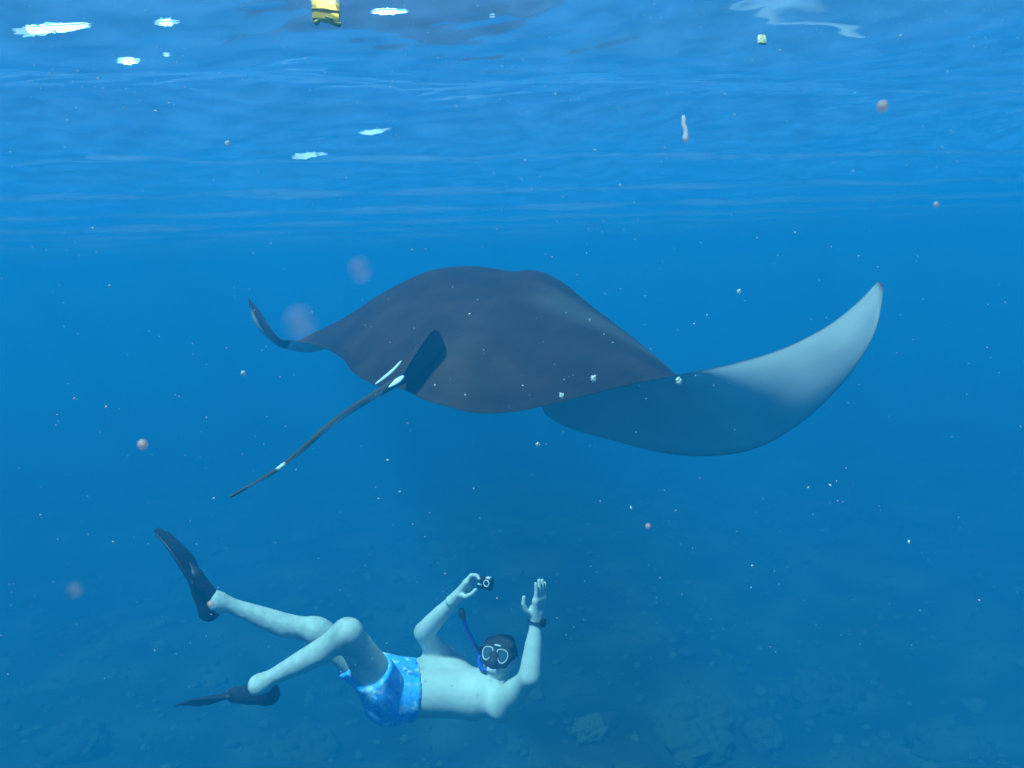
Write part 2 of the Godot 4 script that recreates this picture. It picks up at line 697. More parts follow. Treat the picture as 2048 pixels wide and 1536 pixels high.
	for i in nu:
		for j in nv:
			var u := float(i) / (nu - 1)
			var w := float(j) / (nv - 1)
			var p: Vector3 = cols[j][i]
			var nn: Vector3 = normals[i * nv + j] * sgn
			var span := minf(1.0, absf(u - 0.445) / (0.555 if u > 0.445 else 0.445))
			var thick := (0.55 if u < 0.4 and w > 0.5 else 1.0) * (0.012 + 0.15 * exp(-pow(span / 0.2, 2.0)) + 0.055 * pow(1.0 - span, 1.5)) * pow(maxf(sin(PI * clampf(w, 0.0, 1.0)), 0.0), 1.5 if w < 0.5 else 0.7) + 0.004
			thick *= 1.0 - 0.7 * smoothstep(0.85, 1.0, span)
			var spot := nz.get_noise_3dv(p * 1.0)
			var dark := Color(0.060, 0.026, 0.017) * (1.0 + 0.35 * spot + 0.3 * mottle.get_noise_3dv(p))
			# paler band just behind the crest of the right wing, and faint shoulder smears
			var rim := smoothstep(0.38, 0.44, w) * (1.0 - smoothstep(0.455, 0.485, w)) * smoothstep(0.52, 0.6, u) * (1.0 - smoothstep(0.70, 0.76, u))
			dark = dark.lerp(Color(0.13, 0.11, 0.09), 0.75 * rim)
			var smear := exp(-pow((u - 0.475) / 0.03, 2.0) - pow((w - 0.27) / 0.07, 2.0)) + 0.6 * exp(-pow((u - 0.56) / 0.05, 2.0) - pow((w - 0.17) / 0.03, 2.0))
			dark = dark.lerp(Color(0.13, 0.08, 0.07), 0.5 * smear)
			var tip_white := smoothstep(0.42, 0.55, w) * (1.0 - smoothstep(0.86, 0.95, w)) * smoothstep(0.02, 0.05, u)
			if u < 0.18:
				dark = dark.lerp(Color(0.66, 0.64, 0.60), tip_white * (1.0 - smoothstep(0.15, 0.18, u)))
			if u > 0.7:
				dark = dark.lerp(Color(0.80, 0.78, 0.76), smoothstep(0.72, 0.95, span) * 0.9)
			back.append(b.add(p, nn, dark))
			var pale := 0.74 - 0.20 * smoothstep(0.55, 0.9, span)
			var white := Color(pale * 1.0, pale * 0.95, pale * 0.9) * (1.0 + 0.12 * spot)
			var edge := minf(w, 1.0 - w) / 0.05
			var border := 1.0 - smoothstep(0.25, 1.0, edge)
			if w > 0.5: border *= smoothstep(0.35, 0.7, span)
			white = white.lerp(Color(0.05, 0.04, 0.035), border * 0.95)
			white = white.lerp(Color(0.05, 0.04, 0.035), smoothstep(0.978, 0.998, span))
			if u < 0.18:
				white = Color(0.07, 0.035, 0.03).lerp(Color(0.66, 0.64, 0.60), tip_white)
			belly.append(b.add(p - nn * thick, -nn, white))
	for i in nu - 1:
		for j in nv - 1:
			var a := i * nv + j
			b.quad(back[a], back[a + 1], back[a + nv + 1], back[a + nv])
			b.quad(belly[a], belly[a + nv], belly[a + nv + 1], belly[a + 1])
	for i in nu - 1:
		for j in [0, nv - 1]:
			var a: int = i * nv + j
			if j == 0: b.quad(back[a], back[a + nv], belly[a + nv], belly[a])
			else: b.quad(back[a], belly[a], belly[a + nv], back[a + nv])
	for i in [0, nu - 1]:
		for j in nv - 1:
			var a: int = i * nv + j
			if i == 0: b.quad(back[a], belly[a], belly[a + 1], back[a + 1])
			else: b.quad(back[a], back[a + 1], belly[a + 1], belly[a])
	var keep := b.n.duplicate()
	b.smooth()
	if b.n[back[(nu / 2) * nv + nv / 3]].dot(keep[back[(nu / 2) * nv + nv / 3]]) < 0.0:
		b.flip()
		b.smooth()
	var skin := mat(Color.WHITE, 0.62)
	skin.vertex_color_use_as_albedo = true
	skin.metallic_specular = 0.3
	skin.backlight_enabled = true      # the thin wing tips let light through
	skin.backlight = Color(0.8, 0.8, 0.8)
	skin.heightmap_enabled = true
	skin.heightmap_texture = noise_tex(0.05, 256, 8, 0.0, 1.0)
	skin.heightmap_scale = 0.05
	skin.uv1_triplanar = true
	skin.uv1_scale = Vector3(3, 3, 3)
	obj("body", b.mesh(root_at), skin, o)
	# dorsal fin just ahead of the tail
	var dark_skin := mat(lin(0.045, 0.032, 0.028), 0.6)
	var fb := Buf.new()
	fin_blade(fb, [at(796, 772, 3.62), at(824, 753, 3.64), at(858, 728, 3.74), at(890, 701, 3.90)], [at(806, 750, 3.56), at(836, 702, 3.60), at(870, 660, 3.70), at(889, 688, 3.86)], 0.03)
	obj("dorsal_fin", fb.mesh(root_at), dark_skin, o)
	# whip tail
	var tb := Buf.new()
	var tail_pts := spline([at(850, 716, 3.98), at(810, 752, 3.62), at(768, 779, 3.44), at(704, 818, 3.28), at(648, 860, 3.12), at(596, 906, 2.98), at(556, 938, 2.90), at(508, 967, 2.82), at(461, 993, 2.76)], 8)
	var tail_r := []
	for k in tail_pts.size():
		var t := float(k) / (tail_pts.size() - 1)
		tail_r.append(0.019 * pow(1.0 - t, 1.5) + 0.0052)
	tb.tint = Color(0.05, 0.036, 0.03)
	tube(tb, tail_pts, tail_r, 12)
	for k in tb.v.size():
		# a pale underside shows along the tail's lower side
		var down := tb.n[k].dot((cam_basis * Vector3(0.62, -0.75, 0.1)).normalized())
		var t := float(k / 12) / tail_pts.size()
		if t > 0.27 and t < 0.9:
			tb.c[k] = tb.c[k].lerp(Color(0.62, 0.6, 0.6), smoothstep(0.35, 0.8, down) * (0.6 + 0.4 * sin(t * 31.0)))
		if t > 0.70 and t < 0.745:
			tb.c[k] = Color(0.72, 0.7, 0.68)
	var tail_mat := mat(Color.WHITE, 0.6)
	tail_mat.vertex_color_use_as_albedo = true
	obj("tail", tb.mesh(root_at), tail_mat, o)
	# pelvic fins beside the tail, the left one showing its white edge
	var pale_skin := mat(lin(0.75, 0.72, 0.68), 0.6)
	var pb := Buf.new()
	tube(pb, spline([at(802, 722, 3.58), at(788, 738, 3.55), at(770, 754, 3.53), at(751, 768, 3.52)], 4), [0.004, 0.006, 0.007, 0.008, 0.009, 0.010, 0.011, 0.011, 0.011, 0.010, 0.008, 0.007, 0.004], 8, 0.5)
	tag(obj("pelvic_fin", pb.mesh(root_at), pale_skin, o), "white edged pelvic fin")
	var qb := Buf.new()
	tube(qb, spline([at(806, 752, 3.56), at(795, 762, 3.5), at(782, 771, 3.46), at(766, 778, 3.43)], 3), [0.006, 0.012, 0.016, 0.018, 0.017, 0.014, 0.011, 0.008, 0.006, 0.004], 8, 0.5)
	obj("pelvic_fin", qb.mesh(root_at), tail_mat, o)


# a thin fin between a base line and a tip line
func fin_blade(b: Buf, low: Array, high: Array, thick: float) -> void:
	var lo := spline(low, 5)
	var hi := spline(high, 5)
	var n := lo.size()
	var nn: Vector3 = ((lo[n - 1] - lo[0]).cross(hi[n / 2] - lo[n / 2])).normalized()
	var m := 8
	var i0 := b.i.size()
	for side in [1.0, -1.0]:
		var v0 := b.v.size()
		for k in n:
			for j in m + 1:
				var t := float(j) / m
				var p: Vector3 = lo[k].lerp(hi[k], t)
				var edge: float = sqrt(maxf(0.0, sin(PI * clampf((k + 0.3) / (n - 0.4), 0.0, 1.0)))) * (1.0 - t * t * 0.95)
				b.add(p + nn * side * (thick * edge * 0.5 + 0.0008))
		for k in n - 1:
			for j in m:
				var a := v0 + k * (m + 1) + j
				if side > 0: b.quad(a, a + 1, a + m + 2, a + m + 1)
				else: b.quad(a, a + m + 1, a + m + 2, a + 1)
	b.smooth(0, i0)
	if b.n[n / 2 * (m + 1) + 2].dot(nn) < 0.0:
		b.flip(i0)
		b.smooth(0, i0)


# ---------------------------------------------------------------- the diver
func finger(bones: Array, root_: Vector3, dirs: Array, lens: Array, r: float) -> void:
	var p := root_
	var chain := "finger %d" % bones.size()
	for k in lens.size():
		var q: Vector3 = p + (dirs[k] as Vector3).normalized() * lens[k]
		bones.append([p, q, r * (1.0 - 0.08 * k), r * (1.0 - 0.08 * (k + 1)), chain])
		p = q


func sized(bones: Array) -> Array:
	for q in bones:
		q[2] *= HEAD
		q[3] *= HEAD
	return bones


func diver() -> void:
	var root_at := at(800, 1390, 3.45)
	var o := thing("person", "free diver in blue patterned shorts, mask and fins lying back beneath the manta", "person", root_at)
	# joints
	var hip_l := at(778, 1398, 3.38)
	var hip_r := at(762, 1358, 3.55)
	var knee_l := at(695, 1266, 3.16)
	var ankle_l := at(518, 1370, 3.20)
	var knee_r := at(634, 1264, 3.45)
	var ankle_r := at(434, 1203, 3.34)
	var sh_l := at(1006, 1411, 3.40)
	var sh_r := at(893, 1334, 3.66)
	var el_l := at(1060, 1352, 3.22)
	var wr_l := at(1073, 1241, 3.24)
	var el_r := at(848, 1264, 3.54)
	var wr_r := at(913, 1194, 3.44)
	var pelvis := at(768, 1380, 3.46)
	var chest := at(925, 1388, 3.53)
	var neck_lo := at(960, 1370, 3.60)
	var head_c := at(998, 1318, 3.52)
	var bd := Buf.new()
	bd.tint = Color(0.52, 0.40, 0.32)
	var up := cam_basis.y
	var right := cam_basis.x
	var toward := cam_basis.z
	var bones := []
	var mid_l := hip_l.lerp(sh_l, 0.5)
	var mid_r := hip_r.lerp(sh_r, 0.5)
	# trunk: two flanks, spine and chest
	var front := (sh_l - sh_r).cross(pelvis - chest).normalized()     # the way the chest faces
	if front.dot(up) < 0.0: front = -front
	bones.append([hip_l, mid_l.lerp(mid_r, 0.26), 0.088, 0.080])
	bones.append([hip_r, mid_r.lerp(mid_l, 0.26), 0.088, 0.080])
	bones.append([mid_l.lerp(mid_r, 0.26), sh_l.lerp(sh_r, 0.24) - right * 0.07, 0.080, 0.096])
	bones.append([mid_r.lerp(mid_l, 0.26), sh_r.lerp(sh_l, 0.24) - right * 0.06, 0.080, 0.096])
	bones.append([pelvis, chest, 0.085, 0.095])
	bones.append([sh_l.lerp(sh_r, 0.22) - right * 0.03, sh_r.lerp(sh_l, 0.22) - right * 0.03, 0.064, 0.064])
	# pectorals, navel line and collar bones
	bones.append([chest.lerp(sh_l, 0.35) + front * 0.056 - right * 0.02, chest.lerp(sh_l, 0.62) + front * 0.048 + right * 0.005, 0.05, 0.045])
	bones.append([chest.lerp(sh_r, 0.35) + front * 0.056 - right * 0.02, chest.lerp(sh_r, 0.62) + front * 0.048 + right * 0.005, 0.05, 0.045])
	bones.append([neck_lo, sh_l.lerp(neck_lo, 0.12), 0.040, 0.045])
	bones.append([neck_lo, sh_r.lerp(neck_lo, 0.12), 0.040, 0.045])
	# neck
	bones.append([neck_lo - right * 0.01, head_c - up * 0.075 - right * 0.01, 0.056, 0.056])
	# arms
	for side in 2:
		var s := sh_l if side == 0 else sh_r
		var e := el_l if side == 0 else el_r
		var w := wr_l if side == 0 else wr_r
		bones.append([s, s.lerp(e, 0.35), 0.055, 0.050, "upper arm %d" % side])
		bones.append([s.lerp(e, 0.35), s.lerp(e, 0.7), 0.050, 0.043, "upper arm %d" % side])
		bones.append([s.lerp(e, 0.7), e, 0.043, 0.035, "upper arm %d" % side])
		bones.append([e, e.lerp(w, 0.25), 0.034, 0.040, "forearm %d" % side])
		bones.append([e.lerp(w, 0.25), e.lerp(w, 0.55), 0.040, 0.035, "forearm %d" % side])
		bones.append([e.lerp(w, 0.55), e.lerp(w, 0.85), 0.035, 0.026, "forearm %d" % side])
		bones.append([e.lerp(w, 0.85), w, 0.026, 0.0245, "forearm %d" % side])
	# legs
	for side in 2:
		var h := hip_l if side == 0 else hip_r
		var k := knee_l if side == 0 else knee_r
		var a := ankle_l if side == 0 else ankle_r
		var calf := ((h - k).normalized() - (a - k).normalized() * (h - k).normalized().dot((a - k).normalized())).normalized() * 0.014
		bones.append([h, h.lerp(k, 0.5), 0.084, 0.070, "thigh %d" % side])
		bones.append([h.lerp(k, 0.5), h.lerp(k, 0.85), 0.070, 0.055, "thigh %d" % side])
		bones.append([h.lerp(k, 0.85), k, 0.055, 0.049, "thigh %d" % side])
		bones.append([k, k.lerp(a, 0.12), 0.046, 0.044, "shin %d" % side])
		bones.append([k.lerp(a, 0.12), k.lerp(a, 0.32) + calf, 0.044, 0.050, "shin %d" % side])
		bones.append([k.lerp(a, 0.32) + calf, k.lerp(a, 0.55) + calf * 0.6, 0.050, 0.043, "shin %d" % side])
		bones.append([k.lerp(a, 0.55) + calf * 0.6, k.lerp(a, 0.82), 0.043, 0.031, "shin %d" % side])
		bones.append([k.lerp(a, 0.82), a, 0.031, 0.031, "shin %d" % side])
	# kneecaps, thigh and shoulder muscle, ribs
	for side in 2:
		var h := hip_l if side == 0 else hip_r
		var k := knee_l if side == 0 else knee_r
		var a := ankle_l if side == 0 else ankle_r
		var out := -((h - k).normalized() + (a - k).normalized()).normalized()
		bones.append([k + out * 0.026 + (a - k).normalized() * 0.02, k + out * 0.026 + (h - k).normalized() * 0.02, 0.026, 0.026])
		bones.append([h.lerp(k, 0.35) + out * 0.028, h.lerp(k, 0.75) + out * 0.02, 0.046, 0.036])
		var s := sh_l if side == 0 else sh_r
		var e := el_l if side == 0 else el_r
		bones.append([s + (s - chest).normalized() * 0.006, s.lerp(e, 0.45), 0.056, 0.040])
	# feet (inside the fins' pockets)
	var heel_l := at(528, 1388, 3.24)
	var toe_l := at(490, 1392, 3.36)
	bones.append([ankle_l, heel_l, 0.034, 0.030])
	bones.append([heel_l, toe_l, 0.030, 0.022])
	var heel_r := at(418, 1222, 3.36)
	var toe_r := at(384, 1128, 3.28)
	bones.append([ankle_r, heel_r, 0.034, 0.031])
	bones.append([heel_r, heel_r.lerp(toe_r, 0.5), 0.030, 0.026])
	nets(bd, bones, 70.0, 0.0105)
	# head: frame with the face to the viewer, chin towards the lower left
	var hu := (up * 0.93 + right * 0.22 - toward * 0.32).normalized()
	var hf := (toward * 0.86 + up * 0.38 - right * 0.22)
	hf = (hf - hu * hf.dot(hu)).normalized()
	var hr := hu.cross(hf)          # to the viewer's right
	var hb := Basis(hr, hu, hf) * HEAD
	var hp := func(x: float, y: float, z: float) -> Vector3: return head_c + hb * Vector3(x, y, z)
	var head := []
	head.append([hp.call(0, 0.03, -0.022), hp.call(0, 0.035, 0.012), 0.080, 0.076])
	head.append([hp.call(0, -0.02, 0.02), hp.call(0, -0.075, 0.048), 0.060, 0.032])     # face to chin
	head.append([hp.call(-0.045, -0.03, 0.005), hp.call(-0.022, -0.082, 0.045), 0.028, 0.020])
	head.append([hp.call(0.045, -0.03, 0.005), hp.call(0.022, -0.082, 0.045), 0.028, 0.020])
	head.append([hp.call(0, 0.005, 0.082), hp.call(0, -0.025, 0.098), 0.009, 0.013])    # nose
	head.append([hp.call(-0.040, 0.018, 0.066), hp.call(0.040, 0.018, 0.066), 0.012, 0.012])  # brow
	head.append([hp.call(-0.018, -0.054, 0.077), hp.call(0.018, -0.054, 0.077), 0.008, 0.008])  # lips
	head.append([hp.call(-0.016, -0.064, 0.075), hp.call(0.016, -0.064, 0.075), 0.008, 0.008])
	head.append([hp.call(0, -0.06, -0.01), neck_lo.lerp(head_c, 0.4), 0.052, 0.054])
	for s in [-1.0, 1.0]:
		head.append([hp.call(s * 0.076, 0.012, -0.012), hp.call(s * 0.075, -0.026, -0.008), 0.012, 0.008])   # ears
	nets(bd, sized(head), 170.0, 0.005)
	# left hand: open, fingers up, thumb to the viewer's left
	var lh := []
	var fd := (up * 0.97 + right * 0.13 + toward * 0.05).normalized()
	var across := (toward * 0.80 - right * 0.50).normalized()      # from little finger to index finger
	var palm_n := (-right * 0.80 - toward * 0.5).normalized()
	for k in 4:
		var off: Vector3 = across * (0.030 - 0.0195 * k)
		lh.append([wr_l + off * 0.45, wr_l + fd * 0.085 + off, 0.0165, 0.0135])
	lh.append([wr_l - fd * 0.03, wr_l + fd * 0.03, 0.025, 0.022])
	lh.append([wr_l + fd * 0.02 + across * 0.012 + palm_n * 0.01, wr_l + fd * 0.05 + across * 0.022 + palm_n * 0.014, 0.017, 0.014])
	var flen := [0.070, 0.078, 0.073, 0.058]
	for k in 4:
		var off: Vector3 = across * (0.030 - 0.0195 * k)
		var spread: Vector3 = across * (0.10 - 0.07 * k)
		var l: float = flen[k]
		finger(lh, wr_l + fd * 0.085 + off, [fd + spread, fd + spread + palm_n * 0.10, fd + spread + palm_n * 0.22], [l * 0.44, l * 0.32, l * 0.24], 0.0088)
	finger(lh, wr_l + fd * 0.032 + across * 0.022 - right * 0.012, [fd * 0.5 - right * 0.75 + toward * 0.3, fd * 0.8 - right * 0.4 + toward * 0.2, fd - right * 0.05], [0.030, 0.030, 0.026], 0.0105)
	nets(bd, lh, 260.0, 0.0036)
	# right hand: closed round the camera's grip
	var rh := []
	var hd := (at(952, 1163, 3.42) - wr_r).normalized()
	var grip_ax := (toward * 0.80 + up * 0.38 - right * 0.25).normalized()
	var nrm := hd.cross(grip_ax).normalized()
	if nrm.dot(up) < 0.0: nrm = -nrm
	for k in 4:
		var off: Vector3 = grip_ax * (0.030 - 0.019 * k)
		rh.append([wr_r + off * 0.4, wr_r + hd * 0.075 + off + nrm * 0.012, 0.0165, 0.0135])
		# over the far side of the grip and back round it
		finger(rh, wr_r + hd * 0.075 + off + nrm * 0.014, [hd + nrm * 0.30, hd * 0.8 - nrm * 0.6, hd * 0.1 - nrm * 0.9], [0.036, 0.026, 0.02], 0.0088)
	rh.append([wr_r - hd * 0.03, wr_r + hd * 0.03, 0.025, 0.023])
	finger(rh, wr_r + hd * 0.022 + grip_ax * 0.020 - nrm * 0.008, [hd * 0.6 + grip_ax * 0.2 - nrm * 0.75, hd * 0.95 - nrm * 0.25, hd * 0.95 + nrm * 0.15], [0.034, 0.030, 0.024], 0.0105)
	nets(bd, rh, 260.0, 0.0036)
	# skin tone: a little variation, redder at elbows and knees, darker nipples and navel
	var nz := FastNoiseLite.new()
	nz.seed = 14
	nz.frequency = 9.0
	var fine := FastNoiseLite.new()
	fine.seed = 15
	fine.frequency = 38.0
	fine.fractal_octaves = 3
	var marks := [[chest.lerp(sh_l, 0.38) + front * 0.098 - right * 0.02, 0.014], [chest.lerp(sh_r, 0.38) + front * 0.098 - right * 0.02, 0.014], [pelvis.lerp(chest, 0.42) + front * 0.1, 0.012]]
	var moles := [at(955, 1389, 3.4), at(927, 1388, 3.4), at(905, 1371, 3.4), at(893, 1228, 3.4), at(979, 1362, 3.4), at(1061, 1335, 3.2), at(852, 1362, 3.4)]
	for k in bd.v.size():
		var p := bd.v[k]
		var f := 1.0 + 0.10 * nz.get_noise_3dv(p) + 0.07 * fine.get_noise_3dv(p)
		if p.x < knee_l.x + 0.1: f *= 0.96 + 0.24 * fine.get_noise_3dv(p * 0.7)      # hair on the shins
		var sight := (p - EYE).normalized()
		for q in moles:
			if sight.dot(toward) < 0.0 and (p - EYE).cross((q - EYE).normalized()).length() < 0.0045 and bd.n[k].dot(sight) < -0.2: f *= 0.66
		for q in marks:
			if p.distance_to(q[0]) < q[1]: f *= 0.8
		bd.c[k] = Color(0.52 * f, 0.58 * f, 0.52 * f)
	var skin := mat(Color.WHITE, 0.55)
	skin.vertex_color_use_as_albedo = true
	skin.metallic_specular = 0.35
	obj("body", bd.mesh(root_at), skin, o)

	# short dark hair
	var hair := Buf.new()
	nets(hair, sized([[hp.call(0, 0.036, -0.03), hp.call(0, 0.040, 0.004), 0.080, 0.077], [hp.call(0, 0.0, -0.045), hp.call(0, 0.02, -0.03), 0.07, 0.075], [hp.call(-0.042, 0.066, 0.050), hp.call(0.042, 0.066, 0.050), 0.036, 0.036], [hp.call(-0.02, 0.100, 0.0), hp.call(0.03, 0.104, -0.02), 0.016, 0.02]]), 150.0, 0.006)
	var hm := mat(lin(0.03, 0.024, 0.022), 0.85)
	hm.heightmap_enabled = true
	hm.heightmap_texture = noise_tex(0.12, 128, 2, 0.0, 1.0)
	hm.heightmap_scale = 1.0
	hm.uv1_triplanar = true
	hm.uv1_scale = Vector3(8, 8, 8)
	obj("hair", hair.mesh(root_at), hm, o)
	shorts(o, root_at, hip_l, hip_r, knee_l, knee_r, pelvis, chest, mid_l, mid_r)
	mask(o, root_at, head_c, hb)

	# snorkel: blue tube from the mouth past the temple and up
	var sb := Buf.new()
	var sp := spline([hp.call(-0.012, -0.060, 0.086), hp.call(-0.050, -0.066, 0.080), hp.call(-0.086, -0.036, 0.046), hp.call(-0.098, 0.0, 0.03), at(948, 1287, 3.50), at(936, 1264, 3.48), at(928, 1242, 3.46), at(924, 1228, 3.45)], 6)
	tube(sb, sp, [0.0100], 12)
	var sm := mat(lin(0.010, 0.06, 0.38), 0.5)
	var sn := obj("snorkel", sb.mesh(root_at), sm, o)
	var db := Buf.new()
	tube(db, [at(926, 1236, 3.455), at(924, 1227, 3.45), at(922, 1219, 3.445)], [0.014, 0.016, 0.012], 12)
	obj("snorkel_top", db.mesh(root_at), mat(lin(0.02, 0.022, 0.03), 0.5), sn)
	var mb := Buf.new()
	tube(mb, [hp.call(-0.022, -0.058, 0.093), hp.call(0, -0.058, 0.096), hp.call(0.022, -0.058, 0.093)], [0.010, 0.012, 0.010], 10)
	obj("mouthpiece", mb.mesh(root_at), mat(lin(0.55, 0.55, 0.55), 0.4), sn)

	# watch on the left wrist
	var wb := Buf.new()
	var arm_dir := (wr_l - el_l).normalized()
	var ring := []
	var wu := arm_dir.cross(toward).normalized()
	var wv := arm_dir.cross(wu).normalized()
	var wc := wr_l - arm_dir * 0.004
	for k in 20:
		var a := TAU * k / 20
		ring.append(wc + wu * cos(a) * 0.0285 + wv * sin(a) * 0.0285)
	tube(wb, ring, [0.009], 8, 0.35, arm_dir, true)
	var black := mat(lin(0.012, 0.012, 0.015), 0.5)
	var watch := obj("wristwatch", wb.mesh(root_at), black, o)
	var cb := Buf.new()
	box(cb, wc + (right * 0.8 + toward * 0.6).normalized() * 0.032, Vector3(0.034, 0.034, 0.012), Basis(arm_dir.cross((right * 0.8 + toward * 0.6).normalized()).normalized(), arm_dir, (right * 0.8 + toward * 0.6).normalized()), 0.004)
	obj("watch_case", cb.mesh(root_at), mat(lin(0.02, 0.02, 0.024), 0.25), watch)

	# fins
	swim_fin(o, root_at, heel_r, ankle_r, at(390, 1152, 3.30), at(366, 1104, 3.32), at(334, 1066, 3.38), 0.10, "raised dark fin on the far foot")
	swim_fin(o, root_at, heel_l + right * 0.02, ankle_l - up * 0.03, at(470, 1390, 3.42), at(424, 1393, 3.52), at(374, 1408, 3.58), 0.55, "level dark fin on the near foot")

	action_camera()


func shorts(o: Node3D, root_at: Vector3, hip_l: Vector3, hip_r: Vector3, knee_l: Vector3, knee_r: Vector3, pelvis: Vector3, chest: Vector3, mid_l: Vector3, mid_r: Vector3) -> void:
	var ax := (chest - pelvis).normalized()
	var waist := pelvis + ax * 0.135
	var sb := Buf.new()
	var bones := []
	bones.append([hip_l, mid_l.lerp(mid_r, 0.26), 0.099, 0.090])
	bones.append([hip_r, mid_r.lerp(mid_l, 0.26), 0.099, 0.090])
	bones.append([pelvis, chest, 0.096, 0.100])
	bones.append([hip_l, hip_l.lerp(knee_l, 0.55), 0.095, 0.088])
	bones.append([hip_r, hip_r.lerp(knee_r, 0.55), 0.095, 0.088])
	# folds
	for k in 7:
		var t := k / 6.0
		var p: Vector3 = hip_l.lerp(knee_l, 0.1 + 0.3 * t)
		bones.append([p + Vector3(-0.02, 0.06, 0.05), p + Vector3(0.03, -0.05, 0.075), 0.024, 0.018])
	var dl := (knee_l - hip_l).normalized()
	var dr := (knee_r - hip_r).normalized()
	# leg hems: cut each leg by its own plane, meshed separately and joined at the crotch
	nets(sb, bones.slice(0, 3) + [[hip_l, hip_l + dl * 0.02, 0.095, 0.094], [hip_r, hip_r + dr * 0.02, 0.095, 0.094]], 75.0, 0.010, [[waist, ax]])
	nets(sb, [bones[3]] + bones.slice(5), 75.0, 0.010, [[hip_l.lerp(knee_l, 0.46), dl], [waist, ax]])
	nets(sb, [bones[4]], 75.0, 0.010, [[hip_r.lerp(knee_r, 0.46), dr], [waist, ax]])
	# print: pale leaf strokes over two blues
	var size := 512
	var im := Image.create(size, size, false, Image.FORMAT_RGB8)
	im.fill(lin(0.04, 0.42, 0.90))
	var r := RandomNumberGenerator.new()
	r.seed = 11
	for k in 26:
		var cx := r.randf() * size
		var cy := r.randf() * size
		var rad := r.randf_range(22, 60)
		for y in range(-int(rad), int(rad)):
			for x in range(-int(rad), int(rad)):
				if x * x + y * y < rad * rad * (0.6 + 0.4 * sin(atan2(y, x) * 5.0 + k)):
					im.set_pixel(posmod(int(cx) + x, size), posmod(int(cy) + y, size), lin(0.06, 0.52, 0.95) if k % 3 else lin(0.012, 0.14, 0.60))
	for k in 34:      # leaves: a bent rib with side strokes
		var p := Vector2(r.randf() * size, r.randf() * size)
		var a := r.randf() * TAU
		var bend := r.randf_range(-0.03, 0.03)
		var pale := lin(0.6, 0.85, 0.95) if k % 3 else lin(0.10, 0.45, 0.85)
		for s in 80:
			p += Vector2(cos(a), sin(a))
			a += bend
			for e in range(-5, 6):
				im.set_pixel(posmod(int(p.x) + e, size), posmod(int(p.y), size), pale)
				im.set_pixel(posmod(int(p.x), size), posmod(int(p.y) + e, size), pale)
			if s % 9 == 0:
				for sd in [-1.0, 1.0]:
					var q := p
					for h in 34 - s / 3:
						q += Vector2(cos(a + sd * 0.8), sin(a + sd * 0.8))
						im.set_pixel(posmod(int(q.x), size), posmod(int(q.y), size), pale)
						for e in 4:
							im.set_pixel(posmod(int(q.x) + e, size), posmod(int(q.y), size), pale)
							im.set_pixel(posmod(int(q.x), size), posmod(int(q.y) + e, size), pale)
	var m := mat(Color.WHITE, 0.75)
	m.albedo_texture = ImageTexture.create_from_image(im)
	m.uv1_triplanar = true
	m.uv1_scale = Vector3(4.4, 4.4, 4.4)
	var s := obj("swim_shorts", sb.mesh(root_at), m, o)
	# drawstring at the waist
	var db := Buf.new()
	var k0 := at(826, 1350, 3.40)
	tube(db, spline([k0, k0 + Vector3(-0.006, 0.016, 0.006), k0 + Vector3(-0.016, 0.020, 0.006), k0 + Vector3(-0.018, 0.004, 0.008), k0 + Vector3(0.004, -0.02, 0.012)], 5), [0.0035], 8)
	obj("drawstring", db.mesh(root_at), mat(lin(0.75, 0.75, 0.75), 0.7), s)


